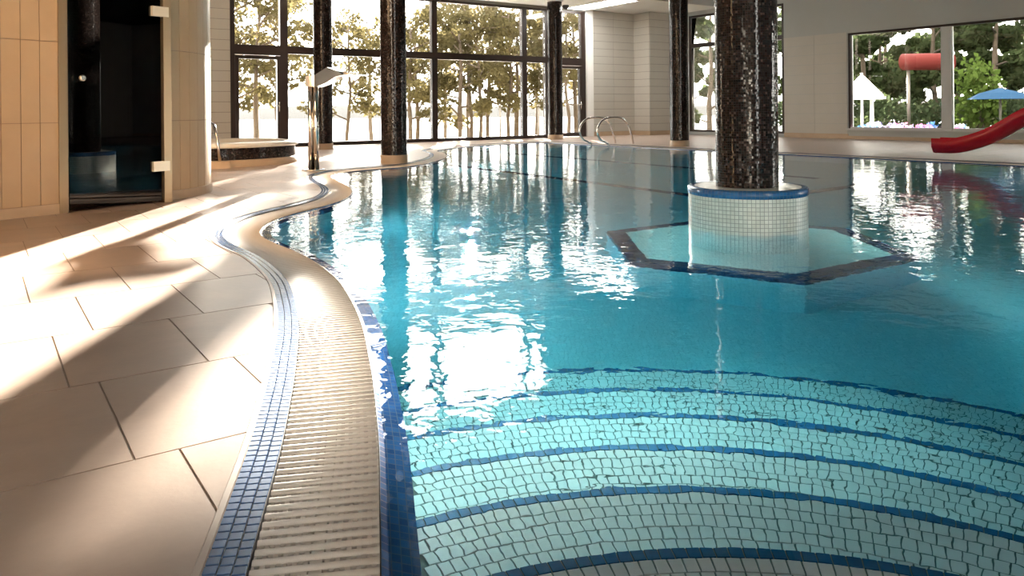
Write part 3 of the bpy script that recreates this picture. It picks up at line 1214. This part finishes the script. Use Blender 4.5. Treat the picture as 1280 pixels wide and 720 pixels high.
for i in range(28):
    w0, w1 = a_start + 0.02 + i * 0.09, a_start + 0.02 + (i + 1) * 0.09
    c0, c1 = Vector((math.cos(w0), math.sin(w0))), Vector((math.cos(w1), math.sin(w1)))
    a_, b_, c_, d_ = C3 + c0 * (R3 + 0.014), C3 + c1 * (R3 + 0.014), C3 + c1 * (R3 - 0.012), C3 + c0 * (R3 - 0.012)
    mb.hexa([(p.x, p.y, 0) for p in (a_, b_, c_, d_)] + [(p.x, p.y, TH0) for p in (a_, b_, c_, d_)])
struct(mb.build('baseboard_left', M['base']), 'tan stone baseboard of the steam room wall')

door1 = sempty('door_1', 'smoked glass steam room door with brass hinges')
mb = MB()
seg_hexa(mb, P1 + dv * 0.02, P2 - dv * 0.05, dn, 0.02, -0.008, 0.025, 2.44)
door_glass = mb.build('pane', M['smoke'], door1)
mb = MB()
seg_hexa(mb, P1 - dv * 0.085, P1 + dv * 0.0, dn, 0.10, 0.02, 0, 2.52)
mb.build('frame_post', M['brass'], door1)
mb = MB()
seg_hexa(mb, P2 - dv * 0.03, P2 + dv * 0.06, dn, 0.10, 0.02, 0, 2.52)
mb.build('frame_post', M['brass'], door1)
mb = MB()
seg_hexa(mb, P1, P2 - dv * 0.03, dn, 0.10, 0.02, 2.46, 2.52)
mb.build('frame_head', M['brass'], door1)
for z in (0.41, 2.14):
    mb = MB()
    seg_hexa(mb, P2 - dv * 0.16, P2 + dv * 0.03, dn, 0.03, 0.03, z - 0.055, z + 0.055)
    mb.build('hinge', M['hinge'], door_glass)
mb = MB()
kp = P1 + dv * 0.12
mb.tube([(kp.x + dn.x * s, kp.y + dn.y * s, 1.37) for s in (-0.01, 0.03, 0.045, 0.085, 0.095)], [0.016, 0.014, 0.034, 0.036, 0.022], 16)
mb.build('knob', M['steel'], door_glass)
# steam room bench inside
mb = MB()
q0, q1 = P1 - dn * 1.5 - dv * 1.0, P1 - dn * 1.5 + dv * 1.6
seg_hexa(mb, q0, q1, dn, 0.5, 0.0, 0.36, 0.46)
seg_hexa(mb, q0, q1, dn, 0.5, -0.06, 0.0, 0.36)
tag(mb.build('steam_room_bench', M['spa_dark']), 'dark tiled bench inside the steam room behind the smoked door', 'bench')

# near end of the left wall
mb = MB()
e0 = Vector((-3.03, 4.50))
d2 = Vector((-0.92, 0.05)).normalized()
n2 = Vector((d2.y, -d2.x))
mb.hexa([(e0.x, e0.y, 0), (e0.x - 4.5, e0.y + 0.25, 0), (e0.x - 4.5, e0.y - 0.05, 0), (e0.x, e0.y - 0.28, 0),
         (e0.x, e0.y, CEIL), (e0.x - 4.5, e0.y + 0.25, CEIL), (e0.x - 4.5, e0.y - 0.05, CEIL), (e0.x, e0.y - 0.28, CEIL)])
struct(mb.build('wall_left_pier', M['spa_tile']), 'tan wall end beside the deck')

# ------------------------------------------------------------------ whirlpool tub
tub = thing('whirlpool_tub', 'round whirlpool tub clad in dark mosaic on a tan plinth by the windows', 'hot tub', (-5.9, 15.3, 0))
R = 1.52
mb = MB()
mb.lathe([(R + 0.03, 0), (R + 0.03, 0.125), (R - 0.02, 0.13)], seg=72)
mb.build('plinth', M['base'], tub)
mb = MB()
w0, w1 = math.radians(-110), math.radians(-62)
for i in range(8):
    a_, b_ = w0 + (w1 - w0) * i / 8, w0 + (w1 - w0) * (i + 1) / 8
    q = [(r_ * math.cos(t_), r_ * math.sin(t_)) for r_, t_ in ((R + 0.02, a_), (R + 0.22, a_), (R + 0.22, b_), (R + 0.02, b_))]
    mb.hexa([(x, y, 0) for x, y in q] + [(x, y, 0.13) for x, y in q])
mb.build('step', M['base'], tub)
mb = MB()
mb.lathe([(R - 0.02, 0.12), (R - 0.02, 0.35)], seg=72)
mb.build('mosaic_wall', M['col_mosaic'], tub)
mb = MB()
mb.lathe([(R - 0.03, 0.35), (R + 0.03, 0.35), (R + 0.035, 0.38), (R + 0.02, 0.42), (R - 0.22, 0.45), (R - 0.26, 0.43), (R - 0.30, 0.05)], seg=72)
mb.build('rim', plain('tub_rim', (0.72, 0.66, 0.58), 0.25), tub)
mb = MB()
mb.lathe([(0.0, 0.345), (R - 0.262, 0.345)], seg=72)
mb.build('tub_water', plain('tub_water', (0.35, 0.45, 0.45), 0.05), tub)
mb = MB()
hx, hy = 0.13 + math.cos(math.radians(-72)) * (R + 0.12), math.sin(math.radians(-72)) * (R + 0.12)
mb.tube([(hx, hy, 0.13), (hx - 0.06, hy + 0.06, 0.50), (hx - 0.15, hy + 0.14, 0.78), (hx - 0.27, hy + 0.24, 0.84), (hx - 0.40, hy + 0.36, 0.72), (hx - 0.44, hy + 0.42, 0.39)], 0.026, 10)
mb.build('handrail', M['chrome'], tub)

# ------------------------------------------------------------------ chrome water spout
sp = thing('water_spout', 'chrome twin-tube water spout with flat fan head at the pool edge', 'water spout', (-3.42, 13.15, 0))
mb = MB()
mb.lathe([(0.0, 0.0), (0.20, 0.0), (0.20, 0.012), (0.17, 0.022), (0.05, 0.024)], seg=32)
mb.build('base_plate', M['chrome'], sp)
for dx in (-0.048, 0.048):
    mb = MB()
    mb.tube([(dx, 0, 0.02), (dx, 0, 1.50)], 0.048, 16)
    mb.build('post_tube', M['chrome'], sp)
mb = MB()
# fan head: neck block rising then widening flat lip over the water
secs = [(-0.11, 1.44, 1.62, 0.07), (0.06, 1.44, 1.63, 0.08), (0.12, 1.43, 1.66, 0.10), (0.32, 1.50, 1.76, 0.14), (0.50, 1.60, 1.70, 0.18), (0.66, 1.62, 1.67, 0.22), (0.90, 1.61, 1.63, 0.25)]
for (x, zb, zt_, hw) in secs:
    mb.v += [(x, -hw, zb), (x, hw, zb), (x, hw * 0.92, zt_), (x, -hw * 0.92, zt_)]
for i in range(len(secs) - 1):
    o_ = 4 * i
    for k in range(4):
        mb.face((o_ + k, o_ + (k + 1) % 4, o_ + 4 + (k + 1) % 4, o_ + 4 + k))
mb.face((3, 2, 1, 0))
mb.face((len(mb.v) - 4, len(mb.v) - 3, len(mb.v) - 2, len(mb.v) - 1))
mb.build('fan_head', M['chrome'], sp, rotz=0.0)
sp.rotation_euler = (0, 0, math.radians(-12))

# ------------------------------------------------------------------ ladder handrails
lad = thing('pool_ladder', 'pair of chrome looped ladder handrails at the far pool edge', 'ladder', W(14.85, 16.4, 0))
for k, dn_ in enumerate((-0.38, 0.38)):
    mb = MB()
    pts_ = []
    ctrl = [(0.62, 0.0), (0.56, 0.22), (0.42, 0.55), (0.20, 0.73), (-0.15, 0.77), (-0.45, 0.74), (-0.68, 0.58), (-0.74, 0.36), (-0.62, 0.16), (-0.40, 0.06), (-0.31, -0.06), (-0.30, -0.9)]
    for v in catmull(ctrl, 6):
        p = W(v.x, dn_, v.y)
        pts_.append(p)
    mb.tube(pts_, 0.028, 10)
    mb.build('handrail', M['chrome'], lad)
for z in (-0.35, -0.65):
    mb = MB()
    mb.boxan(-0.50, -0.36, -0.38, 0.38, z - 0.02, z + 0.02)
    mb.build('rung', M['chrome'], lad)

# ------------------------------------------------------------------ red slide
sl = thing('water_slide', 'red open trough water slide ending over the pool edge', 'slide', (9.0, 13.0, 0))
ctrl3 = [(-1.10, 1.25, 0.26), (-0.80, 0.95, 0.28), (-0.45, 0.55, 0.47), (-0.12, 0.12, 0.80), (0.20, -0.32, 1.02), (0.60, -0.92, 1.20), (1.05, -1.65, 1.55), (1.5, -2.4, 2.05)]
cx_ = catmull([(p[0], p[1]) for p in ctrl3], 8)
cz_ = catmull([(p[2], 0) for p in ctrl3], 8)
mb = MB()
prof = [(-0.26, 0.16), (-0.24, 0.02), (-0.15, -0.07), (0, -0.09), (0.15, -0.07), (0.24, 0.02), (0.26, 0.16), (0.29, 0.16), (0.275, 0.0), (0.17, -0.105), (0, -0.125), (-0.17, -0.105), (-0.275, 0.0), (-0.29, 0.16)]
kp_ = len(prof)
for i in range(len(cx_)):
    t = (cx_[min(i + 1, len(cx_) - 1)] - cx_[max(i - 1, 0)]).normalized()
    s = Vector((t.y, -t.x))
    for (u, h) in prof:
        mb.v.append((cx_[i].x + s.x * u, cx_[i].y + s.y * u, cz_[i].x + h))
for i in range(len(cx_) - 1):
    for k in range(kp_):
        k2 = (k + 1) % kp_
        mb.face((i * kp_ + k, i * kp_ + k2, (i + 1) * kp_ + k2, (i + 1) * kp_ + k), None, True)
mb.face(tuple(range(kp_)))
mb.face(tuple(reversed(range(len(mb.v) - kp_, len(mb.v)))))
mb.build('trough', M['red'], sl)
for i, top in ((36, 0), (52, 0)):
    mb = MB()
    mb.tube([(cx_[i].x, cx_[i].y, 0.0), (cx_[i].x, cx_[i].y, cz_[i].x - 0.10)], 0.035, 10)
    mb.build('support_post', M['steel'], sl)

# ------------------------------------------------------------------ ceiling light strip and small dome camera
mb = MB()
mb.boxan(17.62, 18.55, 18.9, NA - 0.15, CEIL - 0.03, CEIL - 0.005)
cl = thing('ceiling_light', 'long bright light strip recessed along the ceiling to the window wall', 'ceiling light')
mb.build('diffuser', M['ceil_lamp'], cl)
mb = MB()
for a0 in (17.57, 18.55):
    mb.boxan(a0, a0 + 0.05, 18.85, NA - 0.10, CEIL - 0.05, CEIL)
mb.boxan(17.62, 18.55, 18.85, 18.9, CEIL - 0.05, CEIL)
mb.boxan(17.62, 18.55, NA - 0.15, NA - 0.10, CEIL - 0.05, CEIL)
mb.build('light_frame', M['ceiling'], cl)
dc = thing('dome_camera', 'small black dome camera under the ceiling beside the window', 'security camera', W(17.3, NA - 0.6, CEIL))
mb = MB()
mb.lathe([(0.0, -0.16), (0.06, -0.145), (0.10, -0.10), (0.11, -0.06)], seg=16)
mb.build('dome', M['black'], dc)
mb = MB()
mb.lathe([(0.12, -0.06), (0.12, 0.0)], seg=16)
mb.build('mount', M['black'], dc)

# ------------------------------------------------------------------ outside: ground, lake, far shore
mb = MB()
ga = [-60 + 6 * i for i in range(26)]
gn = [NA + 0.3 + d for d in (0, 1.2, 4, 8, 14, 20, 30)]
gz = [-0.12, -0.25, -0.8, -1.6, -2.6, -3.2, -4.5]
for i, a_ in enumerate(ga):
    for j, n__ in enumerate(gn):
        mb.v.append(W(a_, n__, gz[j] + 0.1 * noise.noise((a_ * 0.1, n__ * 0.2, 0))))
for i in range(len(ga) - 1):
    for j in range(len(gn) - 1):
        k = i * len(gn) + j
        mb.face((k, k + len(gn), k + len(gn) + 1, k + 1), None, True)
struct(mb.build('lake_bank', M['bank']), 'grassy bank sloping to the lake outside the window wall')
mb = MB()
mb.boxan(AB + 0.3, AB + 60, -40, NA + 0.3, -0.6, -0.12)
struct(mb.build('garden_lawn', M['lawn']), 'green garden lawn outside the right wall')
mb = MB()
mb.add([(-900, 20, -3.1), (900, 20, -3.1), (900, 900, -3.1), (-900, 900, -3.1)], [(0, 1, 2, 3)])
struct(mb.build('lake', M['lake']), 'bright calm lake behind the trees')
mb = MB()
K = 160
for i in range(K + 1):
    x = -600 + 1200 * i / K
    h = 1.5 + 4.2 * (0.5 + 0.5 * noise.noise((x * 0.012, 3.1, 0))) + 1.0 * noise.noise((x * 0.08, 1, 0))
    y = 480 + 30 * noise.noise((x * 0.01, 7, 0))
    mb.v += [(x, y, -3.3), (x, y + 15, h), (x, y + 120, h + 2)]
for i in range(K):
    for j in range(2):
        k = i * 3 + j
        mb.face((k, k + 3, k + 4, k + 1), None, True)
struct(mb.build('far_shore', M['hill']), 'low hazy wooded far shore of the lake')


# ------------------------------------------------------------------ trees
def leaves(mb, cx, cy, cz, r, n, s, rnd, flat=0.75):
    for _ in range(n):
        while True:
            d = Vector((rnd.uniform(-1, 1), rnd.uniform(-1, 1), rnd.uniform(-1, 1)))
            if d.length < 1:
                break
        c = Vector((cx, cy, cz)) + Vector((d.x * r, d.y * r, d.z * r * flat))
        q = Vector((rnd.gauss(0, 1), rnd.gauss(0, 1), rnd.gauss(0, 1))).normalized()
        e1 = q.orthogonal().normalized()
        e2 = q.cross(e1)
        w = s * rnd.uniform(0.6, 1.25)
        h = w * 0.62
        o = len(mb.v)
        for a_, b_ in ((-1, 0), (-0.25, -1), (1, 0), (-0.25, 1)):
            mb.v.append(tuple(c + e1 * a_ * w + e2 * b_ * h))
        mb.face((o, o + 1, o + 2, o + 3))


def tree_proto(seed, height, low, spread, dens, lean, mat, ls=0.13, tr=0.12):
    rnd = random.Random(seed)
    tr_mb, cr = MB(), MB()
    pts_, rs = [], []
    x = y = 0.0
    for i in range(9):
        t = i / 8
        pts_.append((x, y, -0.4 + (height * 0.92 + 0.4) * t))
        rs.append(tr * (1 - 0.75 * t))
        x += lean * height / 8 + rnd.uniform(-0.09, 0.09)
        y += rnd.uniform(-0.09, 0.09)
    tr_mb.tube(pts_, rs, 8)
    nb = 11
    for k in range(nb):
        f = low + (1 - low) * (k + 0.5) / nb
        i = min(7, int(f * 8))
        b = Vector(pts_[i]).lerp(Vector(pts_[i + 1]), f * 8 - i)
        ang = k * 2.4 + rnd.uniform(-0.4, 0.4)
        L = spread * (1.15 - 0.6 * abs(f - 0.6)) * rnd.uniform(0.7, 1.15)
        e = b + Vector((math.cos(ang) * L, math.sin(ang) * L, L * rnd.uniform(0.05, 0.5)))
        m_ = b.lerp(e, 0.5) + Vector((0, 0, 0.12))
        tr_mb.tube([tuple(b), tuple(m_), tuple(e)], [0.045, 0.03, 0.012], 5)
        for q, rr, nn_ in ((e, 0.62, dens), (m_, 0.45, dens // 2)):
            leaves(cr, q.x, q.y, q.z, rr * rnd.uniform(0.7, 1.2), nn_, ls, rnd)
    return tr_mb, cr


protos = []
specs = [(1, 8.6, 0.50, 1.9, 110, 0.00, 0.15), (2, 9.4, 0.50, 2.1, 120, 0.02, 0.18), (3, 8.0, 0.44, 1.7, 96, -0.03, 0.12), (4, 9.0, 0.52, 2.2, 116, 0.01, 0.16)]
for (sd, h, lo, spd, dn2, ln_, tr) in specs:
    a_, b_ = tree_proto(sd, h, lo, spd, dn2, ln_, M['leaf'], tr=tr, ls=0.12)
    protos.append((a_.mesh('trunk', M['bark']), b_.mesh('crown', M['leaf'])))
KIND_T = ['straight lakeside tree with olive leaves outside the window wall', 'stout lakeside tree with thick trunk outside the window wall',
          'slim leaning lakeside tree outside the window wall', 'wide spreading lakeside tree outside the window wall']
KIND_G = ['straight lakeside trees', 'stout lakeside trees', 'slim leaning lakeside trees', 'spreading lakeside trees']


def put_tree(px, dist, k, rz, zoff):
    t = thing('lakeside_tree', KIND_T[k], 'tree', ((px - 640) / 955.0 * dist, dist, zoff), rz, KIND_G[k])
    link('trunk', protos[k][0], t)
    link('crown', protos[k][1], t)
    return t


LIFT = {513: -0.9, 525: -0.9, 576: -0.9, 586: 0.4, 600: -0.5, 429: -0.8}
for px, d, k, rz in ((297, 27.5, 2, 0.3), (321, 28.5, 0, 1.2), (343, 33, 3, 2.2), (245, 31, 1, 0.6), (429, 34, 2, 3.0), (462, 46, 0, 4.0),
                     (513, 33.5, 0, 0.2), (525, 36.5, 3, 5.1), (576, 34, 1, 1.7), (586, 37, 3, 2.9), (600, 35, 0, 4.4), (608, 39, 3, 0.9),
                     (632, 36, 2, 3.6), (642, 39, 1, 5.6), (668, 43, 3, 2.0), (714, 36, 2, 0.4), (724, 38, 1, 2.6), (555, 48, 3, 1.1), (690, 47, 0, 5.0)):
    put_tree(px, d, k, rz, (-2.6, -3.3, -2.0, -3.0)[k] + (0.2 if d < 40 else 1.2) + LIFT.get(px, 0.0))
_t = put_tree(584, 41, 1, 1.0, -2.9)  # tree added and stretched to block the sun glint on the water
_t.scale = (0.62, 0.62, 1.42)
_t['label'] = 'tall narrow lakeside tree added to block the sun glint on the pool'
del _t['group']
for px, h in ((625, 1.5), (673, 1.5)):
    d = 31.5
    mb = MB()
    mb.tube([(0, 0, 0), (0, 0, h + 1.0)], 0.045, 8)
    mb.tube([(0, 0, h + 1.0), (0, 0, h + 1.08)], 0.07, 8)
    tag(mb.build('bollard_pole', M['pole'], None, ((px - 640) / 955.0 * d, d, -1.35)), 'thin grey pole on the lake bank between the tree trunks', 'pole', 'grey poles on the lake bank')

# garden outside the right wall
gp = []
for (sd, h, lo, spd, dn2) in ((11, 8.0, 0.12, 2.2, 260), (12, 7.2, 0.08, 2.4, 270)):
    a_, b_ = tree_proto(sd, h, lo, spd, dn2, 0.0, None, ls=0.17, tr=0.14)
    gp.append((a_.mesh('trunk', M['bark']), b_.mesh('crown', M['leaf_green'])))
for i, (a_, n__) in enumerate([(32.5 + 0.9 * (q % 2), -8 + 2.7 * q) for q in range(12)] + [(37 + (q % 2), -4 + 3.6 * q) for q in range(9)] + [(44 + (q % 2), -3 + 3.4 * q) for q in range(10)] + [(27.5, 23.5), (30.5, 27.5)]):
    far = a_ > 36
    t = thing('garden_tree', 'tall leafy tree at the far end of the garden' if a_ > 43 else 'leafy green tree rising behind the front garden trees' if far else 'leafy green tree standing behind the dark garden hedge', 'tree', W(a_, n__, -0.12), i * 1.3,
              'tall trees at the garden end' if a_ > 43 else 'back row garden trees' if far else 'front row garden trees')
    if a_ > 43:
        t.scale = (1.25, 1.25, 1.25)
    link('trunk', gp[i % 2][0], t)
    link('crown', gp[i % 2][1], t)


def bush(name, label, a_, n__, r, h, mat, n, s, group=None, cat='bush', seed=0):
    rnd = random.Random(seed + int(a_ * 31 + n__ * 7))
    t = thing(name, label, cat, W(a_, n__, -0.12), group=group)
    mb = MB()
    for k in range(7):
        w = k * 0.9
        leaves(mb, math.cos(w) * r * 0.5, math.sin(w) * r * 0.5, h * rnd.uniform(0.3, 0.75), r * 0.6, n, s, rnd, 0.9 * h / (2 * r) + 0.3)
    mb.build('foliage', M[mat], t)
    mb = MB()
    for k in range(3):
        w = k * 2.1
        mb.tube([(0, 0, -0.1), (math.cos(w) * r * 0.3, math.sin(w) * r * 0.3, h * 0.6)], [0.04, 0.02], 5)
    mb.build('stem', M['bark'], t)
    return t


for i in range(12):
    bush('hedge_bush', 'dark green hedge bush along the garden edge', 30.5 + 0.4 * math.sin(i), -1 + 2.1 * i, 1.25, 1.5, 'leaf_dark', 130, 0.11, 'hedge bushes along the garden edge', seed=i)
bush('lime_shrub', 'bright lime green shrub outside the wide garden window', 29.0, 12.6, 0.8, 2.9, 'leaf_lime', 120, 0.13)
for i in range(5):
    bush('low_shrub', 'low pale green shrub below the wide garden window', 28.0, (7.2, 9.0, 14.4, 16.3, 18.2)[i], 0.7, 0.7, 'leaf_green', 70, 0.09, 'low shrubs under the garden window', seed=40 + i)

# white closed parasol
pa = thing('white_parasol', 'white canvas parasol on a pole outside the garden window', 'parasol', W(26.0, 15.25, -0.12))
mb = MB()
for i in range(8):
    w0, w1 = i * pi / 4, (i + 1) * pi / 4
    mb.add([(0.75 * math.cos(w0), 0.75 * math.sin(w0), 1.55), (0.75 * math.cos(w1), 0.75 * math.sin(w1), 1.55), (0.08 * math.cos(w1), 0.08 * math.sin(w1), 2.25), (0.08 * math.cos(w0), 0.08 * math.sin(w0), 2.25)], [(0, 1, 2, 3)])
    mb.add([(0.75 * math.cos(w0), 0.75 * math.sin(w0), 1.40), (0.75 * math.cos(w1), 0.75 * math.sin(w1), 1.40), (0.75 * math.cos(w1), 0.75 * math.sin(w1), 1.55), (0.75 * math.cos(w0), 0.75 * math.sin(w0), 1.55)], [(0, 1, 2, 3)])
mb.build('canopy', M['canvas'], pa)
mb = MB()
mb.tube([(0, 0, 0), (0, 0, 2.35)], 0.05, 8)
mb.build('pole', M['canvas'], pa)
mb = MB()
mb.lathe([(0.0, 0.0), (0.35, 0.0), (0.35, 0.08), (0.05, 0.12)], seg=16)
mb.build('foot', M['canvas'], pa)
for s in (-0.45, 0.45):
    mb = MB()
    mb.tube([(s, 0.2, 0), (s, 0.2, 1.45)], 0.07, 8)
    mb.build('curtain', M['canvas'], pa)

# red tube on posts, built in place of the slide reflection in the glass
rt = thing('reflection_tube', 'red horizontal tube on posts standing for the slide reflection in the garden window', 'slide reflection', W(27.5, 14.35, -0.12), TH - pi / 2)
mb = MB()
mb.tube([(-0.2, 0, 2.75), (0.5, 0, 2.72), (1.5, 0, 2.66)], 0.30, 18)
mb.build('tube', M['dull_red'], rt)
for x in (0.0, 1.35):
    mb = MB()
    mb.tube([(x, 0, 0), (x, 0, 2.45)], 0.06, 8)
    mb.build('post', M['pole'], rt)

# blue parasol
bp = thing('blue_parasol', 'low blue parasol beside the lime shrub in the garden', 'parasol', W(27.4, 11.3, -0.12))
mb = MB()
mb.lathe([(0.95, 1.35), (0.6, 1.55), (0.0, 1.72)], seg=10, smooth=False)
mb.build('canopy', M['blue_canvas'], bp)
mb = MB()
mb.tube([(0, 0, 0), (0, 0, 1.8)], 0.04, 8)
mb.build('pole', M['pole'], bp)

# flower clumps under the window
fl_cols = [('pink', (0.65, 0.25, 0.45)), ('blue', (0.12, 0.28, 0.60)), ('white', (0.75, 0.78, 0.80)), ('lilac', (0.42, 0.36, 0.65))]
for i in range(12):
    nm, c = fl_cols[i % 4]
    key = 'flower_' + nm
    if key not in M:
        M[key] = leaf_mat(key, c, [min(1, x * 1.2) for x in c])
    bush('flower_clump', 'low clump of %s flowers below the garden window' % nm, 24.4 + 0.75 * (i % 3), 11.4 + 0.30 * i, 0.34, 0.55, key, 26, 0.07, '%s flower clumps' % nm, 'flowers', seed=80 + i)
